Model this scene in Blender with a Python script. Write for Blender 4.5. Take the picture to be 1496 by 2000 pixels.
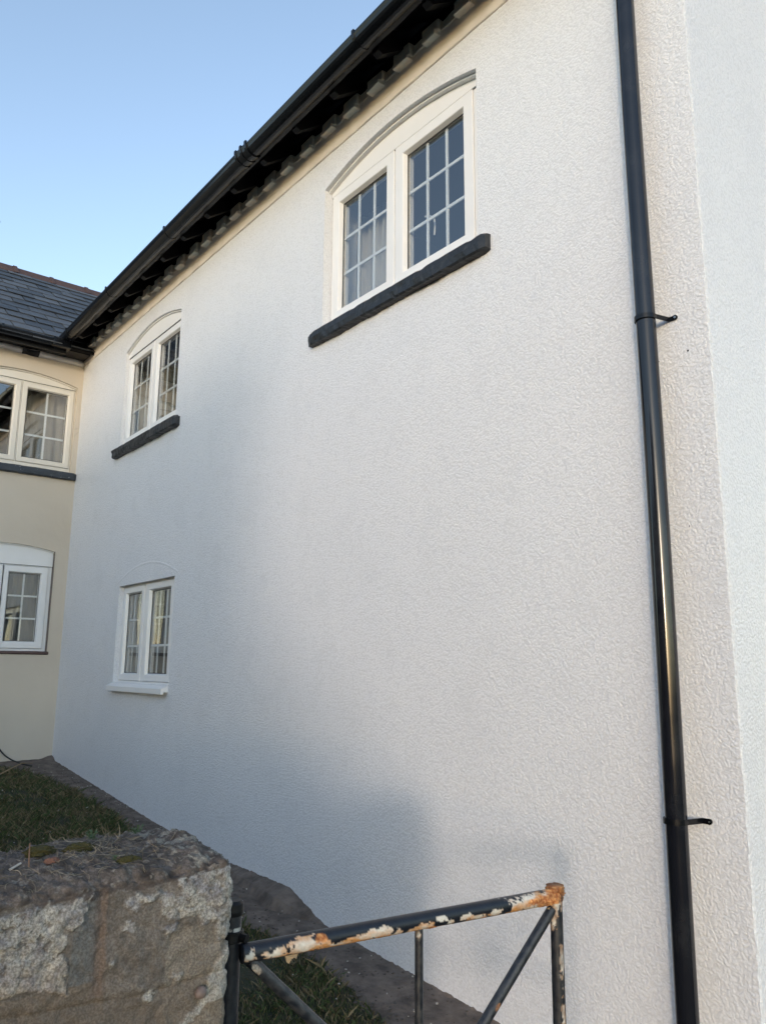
import bpy, bmesh, math, random
import numpy as np
from mathutils import Vector, Matrix, noise
R = math.radians
for o in list(bpy.data.objects): bpy.data.objects.remove(o)
SC = bpy.context.scene; C = SC.collection
EYE = 1.5                      # eye height; all heights below are relative to the eye
random.seed(7); rng = np.random.default_rng(11)

# ------------------------------------------------------------------ camera
yaw, pit, rol = R(51.573), R(11.02), R(0.41)
cd = bpy.data.cameras.new('camera'); cam = bpy.data.objects.new('camera', cd); C.objects.link(cam); SC.camera = cam
f = Vector((-math.sin(yaw)*math.cos(pit), math.cos(yaw)*math.cos(pit), math.sin(pit)))
r = Vector((math.cos(yaw), math.sin(yaw), 0)); u = r.cross(f)
r2 = r*math.cos(rol)+u*math.sin(rol); u2 = -r*math.sin(rol)+u*math.cos(rol)
m = Matrix((r2, u2, -f)).transposed().to_4x4(); m.translation = Vector((0, -2.4437, EYE)); cam.matrix_world = m
cd.sensor_fit = 'HORIZONTAL'; cd.sensor_width = 36; cd.lens = 36*1537.8/1496; cd.clip_start = .05; cd.clip_end = 2000
SC.render.resolution_x = 765; SC.render.resolution_y = 1024

# ------------------------------------------------------------------ sky, sun, exposure
SUN_EL = R(6.3); AZ = Vector((.616, -.788, 0)).normalized()
SD = Vector((AZ.x*math.cos(SUN_EL), AZ.y*math.cos(SUN_EL), math.sin(SUN_EL)))
W = bpy.data.worlds.new('World'); SC.world = W; W.use_nodes = True
wn = W.node_tree; wn.nodes.clear()
sk = wn.nodes.new('ShaderNodeTexSky'); sk.sky_type = 'NISHITA'; sk.sun_disc = False
sk.sun_elevation = R(8.5); sk.sun_rotation = math.atan2(AZ.x, AZ.y); sk.air_density = .85; sk.dust_density = .35; sk.ozone_density = 0.3
bg = wn.nodes.new('ShaderNodeBackground'); bg.inputs[1].default_value = .15
hs = wn.nodes.new('ShaderNodeHueSaturation'); hs.inputs['Saturation'].default_value = .90; tint = wn.nodes.new('ShaderNodeMix'); tint.data_type = 'RGBA'; tint.blend_type = 'MULTIPLY'; tint.inputs[0].default_value = 1; tint.inputs[7].default_value = (.945, 1.01, 1.10, 1)
wo = wn.nodes.new('ShaderNodeOutputWorld')
wn.links.new(sk.outputs[0], hs.inputs['Color']); wn.links.new(hs.outputs[0], tint.inputs[6]); wn.links.new(tint.outputs[2], bg.inputs[0]); wn.links.new(bg.outputs[0], wo.inputs[0])
sl = bpy.data.lights.new('sun', 'SUN'); sl.energy = 0.38; sl.angle = R(5.0); sl.color = (1, .81, .66)
so = bpy.data.objects.new('sun', sl); C.objects.link(so); so.rotation_euler = SD.to_track_quat('Z', 'Y').to_euler(); so.location = (10, -20, 8)
SC.view_settings.view_transform = 'Standard'; SC.view_settings.look = 'None'; SC.view_settings.gamma = 1
SC.view_settings.exposure = 1.50

# ------------------------------------------------------------------ materials
class M:
    def __init__(s, name, color=(.5,.5,.5), rough=.6, spec=.5, metal=0):
        s.m = bpy.data.materials.new(name); s.m.use_nodes = True; s.t = s.m.node_tree; s.n = s.t.nodes
        s.b = s.n['Principled BSDF']; s.b.inputs['Base Color'].default_value = (*color, 1)
        s.b.inputs['Roughness'].default_value = rough; s.b.inputs['Specular IOR Level'].default_value = spec
        s.b.inputs['Metallic'].default_value = metal
        s.co = s.n.new('ShaderNodeTexCoord').outputs['Object']; s.lastbump = None
    def noise(s, scale, detail=3, rough=.5, dist=0, vec=None, stretch=None):
        n = s.n.new('ShaderNodeTexNoise'); n.inputs['Scale'].default_value = scale; n.inputs['Detail'].default_value = detail
        n.inputs['Roughness'].default_value = rough; n.inputs['Distortion'].default_value = dist
        v = vec or s.co
        if stretch:
            mp = s.n.new('ShaderNodeMapping'); mp.inputs['Scale'].default_value = stretch[:3]
            if len(stretch) > 3: mp.inputs['Rotation'].default_value = stretch[3:]
            s.t.links.new(v, mp.inputs[0]); v = mp.outputs[0]
        s.t.links.new(v, n.inputs['Vector']); return n.outputs['Fac']
    def ramp(s, fac, stops):
        n = s.n.new('ShaderNodeValToRGB'); e = n.color_ramp.elements
        while len(e) < len(stops): e.new(.5)
        for i, (p, c) in enumerate(stops):
            e[i].position = p; e[i].color = (*(c if hasattr(c, '__len__') else (c, c, c)), 1)
        s.t.links.new(fac, n.inputs[0]); return n.outputs[0]
    def mix(s, fac, a, b, mode='MIX'):
        n = s.n.new('ShaderNodeMix'); n.data_type = 'RGBA'; n.blend_type = mode
        for sock, v in ((n.inputs[0], fac), (n.inputs[6], a), (n.inputs[7], b)):
            if hasattr(v, 'links') or isinstance(v, bpy.types.NodeSocket): s.t.links.new(v, sock)
            elif hasattr(v, '__len__'): sock.default_value = (*v, 1)
            else: sock.default_value = v
        return n.outputs[2]
    def math(s, op, a, b=0.0):
        n = s.n.new('ShaderNodeMath'); n.operation = op
        for sock, v in ((n.inputs[0], a), (n.inputs[1], b)):
            if isinstance(v, bpy.types.NodeSocket): s.t.links.new(v, sock)
            else: sock.default_value = v
        return n.outputs[0]
    def color(s, sock): s.t.links.new(sock, s.b.inputs['Base Color']); return s
    def rough(s, sock): s.t.links.new(sock, s.b.inputs['Roughness']); return s
    def bump(s, h, dist=.003, strength=1):
        n = s.n.new('ShaderNodeBump'); n.inputs['Distance'].default_value = dist; n.inputs['Strength'].default_value = strength
        s.t.links.new(h, n.inputs['Height'])
        if s.lastbump: s.t.links.new(s.lastbump, n.inputs['Normal'])
        s.lastbump = n.outputs[0]; s.t.links.new(s.lastbump, s.b.inputs['Normal']); return s
    def attr(s, name):
        n = s.n.new('ShaderNodeAttribute'); n.attribute_name = name; return n.outputs['Color']

def render_paint(name, col, amp):
    w = M(name, col, .42, .45)
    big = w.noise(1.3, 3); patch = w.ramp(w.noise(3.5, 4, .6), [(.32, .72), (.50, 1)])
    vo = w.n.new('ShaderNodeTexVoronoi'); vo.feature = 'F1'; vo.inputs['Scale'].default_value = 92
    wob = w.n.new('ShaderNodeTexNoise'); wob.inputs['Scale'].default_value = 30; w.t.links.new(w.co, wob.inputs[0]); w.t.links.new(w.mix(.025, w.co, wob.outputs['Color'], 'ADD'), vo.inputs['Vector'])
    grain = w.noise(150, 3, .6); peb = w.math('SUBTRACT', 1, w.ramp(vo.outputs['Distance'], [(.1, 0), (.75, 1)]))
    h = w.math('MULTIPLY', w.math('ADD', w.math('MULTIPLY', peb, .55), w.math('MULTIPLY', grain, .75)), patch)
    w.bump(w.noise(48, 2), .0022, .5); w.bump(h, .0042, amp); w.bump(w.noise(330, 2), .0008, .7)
    pit_shade = w.ramp(h, [(.38, .90), (.60, 1)])          # roughcast pits painted darker, their shading put into the colour
    w.color(w.mix(1, w.mix(w.ramp(big, [(.3, 0), (.7, 1)]), tuple(c*.975 for c in col), col), pit_shade, 'MULTIPLY'))
    return w
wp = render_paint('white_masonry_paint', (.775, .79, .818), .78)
# the return wall gets a slightly paler white
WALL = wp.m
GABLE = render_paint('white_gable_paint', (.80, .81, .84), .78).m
cp = M('cream_render', (.50, .46, .36), .75, .3)
cp.bump(cp.noise(9, 3), .006, .5); cp.bump(cp.noise(160, 3), .0012, .6)
cc = cp.mix(cp.ramp(cp.noise(1.1, 4), [(.3, 0), (.7, 1)]), (.56, .495, .41), (.63, .565, .475))
hair = cp.n.new('ShaderNodeTexVoronoi'); hair.feature = 'DISTANCE_TO_EDGE'; hair.inputs['Scale'].default_value = .8
dis = cp.mix(.1, cp.co, cp.n.new('ShaderNodeTexNoise').outputs['Color']); cp.t.links.new(dis, hair.inputs['Vector'])
crack = cp.math('MULTIPLY', cp.ramp(hair.outputs['Distance'], [(0, 1), (.006, 0)]), cp.ramp(cp.noise(.9, 2), [(.52, 0), (.6, 1)]))
cp.color(cp.mix(cp.math('MULTIPLY', crack, .45), cc, (.16, .14, .11))); CREAM = cp.m
x = M('band_paint', (.62, .55, .45), .6); x.bump(x.noise(50, 3), .002, .7); x.bump(x.noise(12, 3), .006, .7)
x.color(x.mix(x.ramp(x.noise(7, 3), [(.35, 0), (.65, 1)]), (.68, .635, .58), (.76, .72, .67))); BAND = x.m
x = M('weathered_brick_paint', (.30, .32, .30), .7); x.bump(x.noise(60, 4), .003, .8)
x.color(x.mix(x.ramp(x.noise(9, 4, .6), [(.40, 0), (.62, 1)]), (.52, .56, .54), (.72, .63, .52))); DENT = x.m
x = M('upvc_white', (.80, .80, .80), .28, .5); x.color(x.mix(x.noise(7, 3), (.76, .76, .75), (.83, .83, .83))); UPVC = x.m
x = M('upvc_cream', (.74, .70, .63), .3, .5); x.color(x.mix(x.noise(7, 3), (.70, .66, .585), (.77, .74, .67))); UPVCC = x.m
x = M('glazing_bar_white', (.78, .80, .80), .5); UPBAR = x.m
x = M('rubber_gasket', (.02, .02, .022), .6); GASK = x.m
x = M('black_sill_paint', (.018, .021, .025), .5, .45); x.bump(x.noise(38, 4, .6), .004, .8); x.bump(x.noise(12, 3), .01, .6)
x.color(x.mix(x.ramp(x.noise(20, 4), [(.55, 0), (.8, 1)]), (.017, .02, .025), (.05, .055, .06))); SILL = x.m
x = M('worn_sill_paint', (.04, .05, .065), .6)
x.bump(x.noise(38, 4, .6), .004, .8); x.color(x.mix(x.ramp(x.noise(30, 4, .7, 1.), [(.62, 0), (.68, 1)]), (.035, .045, .06), (.30, .33, .35))); SILLW = x.m
x = M('black_gutter_plastic', (.004, .005, .007), .22, .32); x.rough(x.ramp(x.noise(14, 3), [(.3, .20), (.7, .25)])); GUT = x.m
x = M('black_timber', (.006, .006, .007), .45, .3); x.bump(x.noise(30, 3, .5, stretch=(1, .15, 1)), .003, .8); TIM = x.m
x = M('black_downpipe_plastic', (.009, .010, .014), .2, .5)
x.rough(x.ramp(x.noise(6, 4, .6), [(.3, .09), (.75, .22)])); x.bump(x.noise(3, 2), .004, .25)
x.color(x.mix(x.ramp(x.noise(4, 4, .7), [(.5, 0), (.8, 1)]), (.008, .009, .013), (.024, .026, .03))); PIPE = x.m
x = M('steel_screw', (.45, .45, .45), .35, .5, 1); STEEL = x.m
x = M('slate', (.07, .08, .095), .5, .4); x.bump(x.noise(25, 4), .004, .6)
ob = x.n.new('ShaderNodeNewGeometry'); x.color(x.mix(x.math('MULTIPLY', ob.outputs['Random Per Island'], .8), (.034, .041, .050), (.105, .116, .130))); x.rough(x.ramp(x.noise(9, 3), [(.3, .42), (.7, .65)])); SLATE = x.m
x = M('terracotta_ridge', (.16, .07, .05), .8); x.bump(x.noise(30, 4), .004, .7); x.color(x.mix(x.noise(14, 4), (.05, .031, .029), (.10, .057, .049))); RIDGE = x.m
x = M('red_tile_sill', (.10, .062, .055), .7); x.bump(x.noise(40, 3), .003, .6); RTILE = x.m
x = M('raw_mortar', (.16, .13, .11), .9); x.bump(x.noise(70, 4), .004, .9); x.color(x.mix(x.noise(22, 4), (.09, .075, .065), (.24, .20, .17))); MORT = x.m
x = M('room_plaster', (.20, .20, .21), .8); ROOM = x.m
x = M('net_curtain', (.62, .64, .64), .9); x.b.inputs['Alpha'].default_value = .8; NET = x.m
x = M('beige_curtain', (.42, .38, .30), .9); x.color(x.mix(x.noise(60, 2, stretch=(1, 1, .05)), (.27, .245, .195), (.38, .34, .27))); BEIGE = x.m
x = M('grey_curtain', (.30, .29, .27), .9); x.color(x.mix(x.noise(60, 2, stretch=(1, 1, .05)), (.10, .10, .10), (.24, .23, .21))); GREYC = x.m
def glass():
    g = bpy.data.materials.new('window_glass'); g.use_nodes = True; t = g.node_tree; t.nodes.clear()
    o = t.nodes.new('ShaderNodeOutputMaterial'); mx = t.nodes.new('ShaderNodeMixShader'); fr = t.nodes.new('ShaderNodeFresnel'); fr.inputs[0].default_value = 2.95
    tr = t.nodes.new('ShaderNodeBsdfTransparent'); tr.inputs[0].default_value = (.95, .96, .96, 1)
    gl = t.nodes.new('ShaderNodeBsdfGlossy'); gl.inputs['Roughness'].default_value = .01
    tc = t.nodes.new('ShaderNodeTexCoord'); n = t.nodes.new('ShaderNodeTexNoise'); n.inputs['Scale'].default_value = 2.2; n.inputs['Detail'].default_value = 1
    b = t.nodes.new('ShaderNodeBump'); b.inputs['Distance'].default_value = .006; b.inputs['Strength'].default_value = .5
    t.links.new(tc.outputs['Object'], n.inputs[0]); t.links.new(n.outputs['Fac'], b.inputs['Height']); t.links.new(b.outputs[0], gl.inputs['Normal'])
    ge = t.nodes.new('ShaderNodeNewGeometry'); sb = t.nodes.new('ShaderNodeMath'); sb.operation = 'SUBTRACT'; sb.inputs[0].default_value = 1; mu = t.nodes.new('ShaderNodeMath'); mu.operation = 'MULTIPLY'
    t.links.new(ge.outputs['Backfacing'], sb.inputs[1]); t.links.new(sb.outputs[0], mu.inputs[0]); t.links.new(fr.outputs[0], mu.inputs[1])
    t.links.new(mu.outputs[0], mx.inputs[0]); t.links.new(tr.outputs[0], mx.inputs[1]); t.links.new(gl.outputs[0], mx.inputs[2]); t.links.new(mx.outputs[0], o.inputs[0])
    return g
GLASS = glass()
x = M('dark_path_surface', (.06, .055, .055), .9); x.bump(x.noise(90, 5, .7), .006, .9); x.bump(x.noise(14, 4), .02, .7)
x.color(x.mix(x.ramp(x.noise(11, 5, .65), [(.35, 0), (.68, 1)]), (.085, .066, .054), (.20, .158, .130))); PATH = x.m
x = M('soil_under_lawn', (.03, .035, .015), .95); x.bump(x.noise(60, 5, .7), .02, 1)
x.color(x.mix(x.ramp(x.noise(5, 5, .65), [(.4, 0), (.65, 1)]), (.022, .034, .012), (.06, .05, .032))); SOIL = x.m
x = M('grass_blades', (.04, .06, .02), .6, .3); x.color(x.attr('col')); GRASS = x.m
x = M('pale_chips', (.42, .39, .35), .8); CHIP = x.m
x = M('brick_neighbour', (.30, .2, .15), .85); bt = x.n.new('ShaderNodeTexBrick'); bt.inputs['Scale'].default_value = 4; x.color(x.mix(.6, (.3, .2, .15), (.22, .13, .09))); BRICK = x.m
x = M('stone_wall_surface', (.2, .16, .13), .92, .25)
at = x.attr('col'); x.color(x.mix(x.math('MULTIPLY', x.ramp(x.noise(260, 4, .7), [(.42, 1), (.60, 0)]), .55), at, (.07, .055, .045)))
x.bump(x.noise(120, 6, .75), .006, 1.0); x.bump(x.noise(420, 3, .7), .002, .9); STONE = x.m
def rust_paint(name, metal_bump):
    x = M(name, (.01, .012, .018), .3, .5); x.color(x.attr('col')); sep = x.attr('wear')
    x.rough(x.ramp(sep, [(0, .28), (.6, .85)])); x.bump(x.noise(300, 4, .7), .0012, metal_bump); return x.m
RUST = rust_paint('flaking_black_paint', .8)
x = M('moss', (.06, .065, .015), .95); x.bump(x.noise(450, 4), .005, 1); x.color(x.mix(x.noise(160, 4), (.03, .026, .010), (.085, .078, .018))); MOSS = x.m
x = M('dry_stems', (.22, .18, .13), .9); x.color(x.attr('col')); DRY = x.m
x = M('brick_chip', (.17, .085, .06), .9); x.bump(x.noise(200, 3), .003, .8); BCHIP = x.m
x = M('twig_bark', (.16, .10, .07), .85); TWIG = x.m
x = M('weed_leaf', (.07, .12, .05), .6); WEED = x.m
x = M('black_cable', (.012, .012, .013), .5); CABLE = x.m
x = M('dead_stalk', (.30, .22, .13), .8); STALK = x.m
x = M('rounded_pebble', (.22, .15, .13), .5); x.bump(x.noise(250, 4), .002, .8); x.color(x.mix(x.noise(60, 3), (.10, .07, .06), (.22, .17, .15))); PEB = x.m
x = M('aerial_metal', (.25, .27, .26), .4, .5, .6); AER = x.m

# ------------------------------------------------------------------ helpers
def thing(name, label, cat, base=(0,0,0), at=None, rotz=0, group=None):
    """Empty at the thing's base; its parts are modelled in house coordinates and shifted by -base."""
    o = bpy.data.objects.new(name, None); C.objects.link(o); o['label'] = label; o['category'] = cat
    if group: o['group'] = group
    b = Vector(base); o.location = (Matrix.Rotation(rotz, 4, 'Z') @ b) + Vector(at or (0,0,0)) + Vector((0,0,EYE)); o.rotation_euler = (0,0,rotz)
    o['_b'] = tuple(b); return o
def link(name, me, parent=None, loc=None):
    o = bpy.data.objects.new(name, me); C.objects.link(o)
    if parent is not None:
        o.parent = parent
        if '_b' in parent: o.location = -Vector(parent['_b'])
    else: o.location = loc or (0, 0, EYE)
    return o
def tag(o, label=None, cat=None, group=None, kind=None):
    for k, v in (('label', label), ('category', cat), ('group', group), ('kind', kind)):
        if v: o[k] = v
    return o
def fin(name, bm, mat, parent=None, smooth=False, merge=False, normals=True):
    if merge: bmesh.ops.remove_doubles(bm, verts=bm.verts, dist=1e-5)
    if normals: bmesh.ops.recalc_face_normals(bm, faces=bm.faces)
    me = bpy.data.meshes.new(name); bm.to_mesh(me); bm.free(); me.materials.append(mat)
    if smooth: me.shade_smooth()
    return link(name, me, parent)
def box(bm, x0, x1, y0, y1, z0, z1, bev=0, rot=None):
    vs = [bm.verts.new((X, Y, Z)) for X in (x0, x1) for Y in (y0, y1) for Z in (z0, z1)]
    F = [bm.faces.new([vs[i] for i in q]) for q in ((0,1,3,2),(4,6,7,5),(0,4,5,1),(2,3,7,6),(0,2,6,4),(1,5,7,3))]
    if bev:
        es = list({e for q in F for e in q.edges}); bmesh.ops.bevel(bm, geom=es, offset=bev, segments=2, affect='EDGES', profile=.6)
    return vs
def tube(bm, pts, rad, seg=12, caps=True):
    pts = [Vector(p) for p in pts]; rings = []
    rr = rad if hasattr(rad, '__len__') else [rad]*len(pts)
    prev = None
    for i, p in enumerate(pts):
        d = (pts[min(i+1, len(pts)-1)]-pts[max(i-1, 0)]).normalized()
        if prev is None:
            a = d.orthogonal().normalized()
        else: a = (prev-d*prev.dot(d)).normalized()
        prev = a; b = d.cross(a)
        rings.append([bm.verts.new(p+(a*math.cos(t)+b*math.sin(t))*rr[i]) for t in [2*math.pi*k/seg for k in range(seg)]])
    for A, B in zip(rings, rings[1:]):
        for k in range(seg): bm.faces.new((A[k], A[(k+1)%seg], B[(k+1)%seg], B[k]))
    if caps and len(rings[0]) > 2: bm.faces.new(rings[0][::-1]); bm.faces.new(rings[-1])
def prism(bm, prof, x0, x1, n=1, jit=0):
    """profile [(y,z)] swept along x."""
    rings = []
    for i in range(n+1):
        X = x0+(x1-x0)*i/n
        rings.append([bm.verts.new((X, y+jit*noise.noise(Vector((X*7, y*9, z*9))), z+jit*noise.noise(Vector((X*7+5, y*9, z*9+3))))) for y, z in prof])
    k = len(prof)
    for A, B in zip(rings, rings[1:]):
        for i in range(k): bm.faces.new((A[i], A[(i+1)%k], B[(i+1)%k], B[i]))
    bm.faces.new(rings[0][::-1]); bm.faces.new(rings[-1])

# ------------------------------------------------------------------ ground, path, grass
GA, GB = -1.52, -.0737
def gz(X): return float(np.interp(X, [-14, -8.2, -5.69, -3.5, -2.33, 3], [-.47, -.935, -1.140, -1.305, -1.368, -1.72]))
def sheet(name, mat, xs, ys, off=0, amp=0):
    bm = bmesh.new(); g = [[bm.verts.new((X, Y, gz(X)+off+amp*noise.noise(Vector((X*3, Y*3, 0))))) for Y in ys] for X in xs]
    for i in range(len(xs)-1):
        for j in range(len(ys)-1): bm.faces.new((g[i][j], g[i+1][j], g[i+1][j+1], g[i][j+1]))
    return tag(fin(name, bm, mat, smooth=True), kind='structure')
ground = sheet('ground', SOIL, [-400, -100, -40]+[-14+i*.5 for i in range(35)]+[20, 60, 150, 400], [-400, -100, -30, -12, -6, -4, -3, -2, -1, 0, 1, 5, 20, 100, 400])
EDGE = [(-8.3, -.55), (-7.8, -.42), (-7.35, -.25), (-6.5, -.18), (-5.6, -.19), (-4.6, -.25), (-3.76, -.33), (-3.44, -.27), (-3.1, -.28), (-2.8, -.33), (-2.55, -.37), (-2.2, -.45), (-1.5, -.6), (-1.0, -.7)]
def edge(X): return float(np.interp(X, [e[0] for e in EDGE], [e[1] for e in EDGE]))
bm = bmesh.new(); prev = None
for i in range(361):
    X = -8.228+i*.02; e = edge(X)+.06*noise.noise(Vector((X*6, 1, 0)))+.02*noise.noise(Vector((X*25, 2, 0)))
    row = [bm.verts.new((X, e*(1-t)+.02*t, gz(X)+.006+.010*min(1, t*6)+.008*noise.noise(Vector((X*9, t*3, 5)))-(.015 if t == 0 else 0))) for t in (0, .1, .25, .4, .55, .7, .85, 1)]
    if prev:
        for a in range(7): bm.faces.new((prev[a], row[a], row[a+1], prev[a+1]))
    prev = row
path = tag(fin('path', bm, PATH, smooth=True), kind='structure')
bm = bmesh.new(); prev = None      # rough fillet of dark mortar at the foot of the white wall
for i in range(701):
    X = -8.228+i*.01
    top = float(np.interp(X, [-8.2, -5.69, -4.6, -4.436, -3.86, -3.72, -3.515, -2.818, -2.327, -1.2], [-.917, -1.121, -1.185, -1.178, -1.178, -1.225, -1.288, -1.322, -1.350, -1.415]))+.006*noise.noise(Vector((X*14, 0, 3)))+.006*noise.noise(Vector((X*45, 0, 3)))
    hump = max(0, top-gz(X)-.02)
    out = -.018-hump*1.6-.010*noise.noise(Vector((X*12, 4, 3)))
    row = [bm.verts.new(p) for p in ((X, .03, top), (X, -.006, top), (X, out*.7, top-.3*(top-gz(X))), (X, out-.012, gz(X)-.01))]
    if prev:
        for a in range(3): bm.faces.new((prev[a], row[a], row[a+1], prev[a+1]))
    prev = row
fillet = fin('mortar_fillet', bm, PATH); fillet_me = fillet
bm = bmesh.new(); prev = None      # same along the cream wall
for i in range(80):
    Y = -i*.03; X0 = -8.228
    top = gz(X0)+.02+.03*math.exp(-(Y/.08)**2)+.008*noise.noise(Vector((Y*14, 0, 8))); out = .05+.05*math.exp(-(Y/.15)**2)+.02*noise.noise(Vector((Y*10, 4, 8)))
    row = [bm.verts.new(p) for p in ((X0-.02, Y, top), (X0+.01, Y, top), (X0+out*.6, Y, top-.012), (X0+out+.06, Y, gz(X0+out+.06)-.004))]
    if prev:
        for a in range(3): bm.faces.new((prev[a], row[a], row[a+1], prev[a+1]))
    prev = row
fillet2 = fin('mortar_fillet', bm, PATH)

def grass_patch():
    V = []; F = []; Cc = []
    def blades(n, x0, x1, y0, y1, h0, h1):
        for _ in range(n):
            X = random.uniform(x0, x1); Y = random.uniform(y0, y1)
            if Y > edge(X)+.03*noise.noise(Vector((X*8, Y*8, 0)))+random.uniform(-.01, .035): continue
            if X > -1.9 and Y < -1.3: continue
            dens = noise.noise(Vector((X*2.5, Y*2.5, 3)))+.5*noise.noise(Vector((X*9, Y*9, 3)))
            if dens < -.35 and random.random() < .75: continue
            a = random.uniform(0, 6.283); h = random.uniform(h0, h1)*(1+.8*dens); w = random.uniform(.0016, .0035)
            lx, ly = random.gauss(0, .6)*h, random.gauss(0, .6)*h
            z = gz(X)-.002; i = len(V); ca, sa = math.cos(a)*w, math.sin(a)*w
            V.extend([(X-ca, Y-sa, z), (X+ca, Y+sa, z), (X+lx*.4+ca*.7, Y+ly*.4+sa*.7, z+h*.6), (X+lx, Y+ly, z+h)])
            F.extend([(i, i+1, i+2), (i, i+2, i+3)])
            d = random.random(); br = .5+.9*random.random()
            dryness = noise.noise(Vector((X*3+9, Y*3, 0)))*.5+.2
            c = (.18, .14, .075) if d < .30+max(0, dryness)*.7 else (.060, .082, .026)
            Cc.extend([tuple(k*br for k in c)]*4)
    blades(30000, -8.2, -5.2, -1.6, -.1, .025, .05)
    blades(52000, -5.2, -1.5, -1.7, -.15, .014, .034)
    blades(350, -5.0, -1.9, -1.2, -.1, .04, .065); blades(350, -8.2, -5.0, -1.2, -.1, .04, .065)
    blades(16000, -8.2, -1.5, -4.4, -1.6, .02, .05)
    me = bpy.data.meshes.new('grass'); me.from_pydata(V, [], F)
    ca = me.color_attributes.new('col', 'FLOAT_COLOR', 'POINT'); ca.data.foreach_set('color', np.array([(*c, 1) for c in Cc], dtype=np.float32).ravel())
    me.materials.append(GRASS); return link('grass', me)
tag(grass_patch(), 'short dark green lawn grass between the stone wall and the houses', 'grass', kind='stuff')
def chips(n, name, label, cat, region, s0, s1, off):
    bm = bmesh.new()
    for _ in range(n):
        X, Y = region()
        if X is None: continue
        s = random.uniform(s0, s1)*(2.0 if random.random() < .06 else 1); z = gz(X)+off; c = Vector((X, Y, z))
        k = random.randint(4, 6); a0 = random.uniform(0, 6.28); tilt = random.uniform(-.3, .3)
        top = [bm.verts.new(c+Vector((math.cos(a0+q*6.283/k)*s*random.uniform(.5, 1), math.sin(a0+q*6.283/k)*s*random.uniform(.5, 1), .003+tilt*s*math.cos(q*6.283/k)))) for q in range(k)]
        bot = [bm.verts.new(v.co+Vector((0, 0, -.003))) for v in top]
        bm.faces.new(top); bm.faces.new(bot[::-1])
        for q in range(k): bm.faces.new((top[q], bot[q], bot[(q+1)%k], top[(q+1)%k]))
    return tag(fin(name, bm, CHIP), label, cat, kind='stuff')
def reg_path():
    X = random.uniform(-8, -2.0); e = edge(X); return X, e*random.uniform(.06, 1.1)
chips(120, 'paint_chips', 'small pale paint chips scattered on the dark path by the white wall', 'paint chips', reg_path, .002, .008, .022)
GRITM = M('dark_grit', (.09, .075, .065), .95).m; CHIP_, CHIP = CHIP, GRITM
chips(900, 'grit', 'loose dark grit and crumbs of mortar on the path along the white wall', 'grit', reg_path, .002, .010, .016)
CHIP = CHIP_
def reg_lawn():
    X = random.uniform(-8, -1.8); return X, edge(X)-random.uniform(.02, 1.1)
chips(110, 'fallen_petals', 'tiny pale petals and bits lying in the dark lawn grass', 'petals', reg_lawn, .003, .008, .035)

# ------------------------------------------------------------------ wall with openings
def arch(op, X):
    x0, x1, zb, zs, rise = op; t = (X-(x0+x1)/2)/((x1-x0)/2); return zs+rise*(1-t*t)
def wall_mesh(bm, X0, X1, Z0, Z1, ops, th=.25, bottom=None):
    xs = {X0, X1}
    for op in ops:
        for i in range(21): xs.add(op[0]+(op[1]-op[0])*i/20)
    X = X0
    while X < X1: xs.add(X); X += .4
    xs = sorted(xs); xs2 = [xs[0]]
    for v in xs[1:]:
        if v-xs2[-1] > 1e-4: xs2.append(v)
    xs = xs2
    def lump(X, Z): return 0
    for a, b in zip(xs, xs[1:]):
        mid = (a+b)/2; cuts = []
        for op in ops:
            if op[0] <= mid <= op[1]: cuts.append(op)
        cuts.sort(key=lambda o: o[2])
        lo = (Z0 if bottom is None else bottom(a), Z0 if bottom is None else bottom(b))
        spans = []
        for op in cuts:
            spans.append((lo, (op[2], op[2]))); lo = (arch(op, a), arch(op, b))
        spans.append((lo, (Z1, Z1)))
        for (la, lb), (ta, tb) in spans:
            for Y in (0, th): bm.faces.new([bm.verts.new(p) for p in ((a, Y, la), (b, Y, lb), (b, Y, tb), (a, Y, ta))])
        for op in cuts:
            bm.faces.new([bm.verts.new(p) for p in ((a, 0, arch(op, a)), (b, 0, arch(op, b)), (b, th, arch(op, b)), (a, th, arch(op, a)))])
            bm.faces.new([bm.verts.new(p) for p in ((a, 0, op[2]), (b, 0, op[2]), (b, th, op[2]), (a, th, op[2]))])
    for op in ops:
        for X in (op[0], op[1]):
            bm.faces.new([bm.verts.new(p) for p in ((X, 0, op[2]), (X, 0, arch(op, X)), (X, th, arch(op, X)), (X, th, op[2]))])

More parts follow.
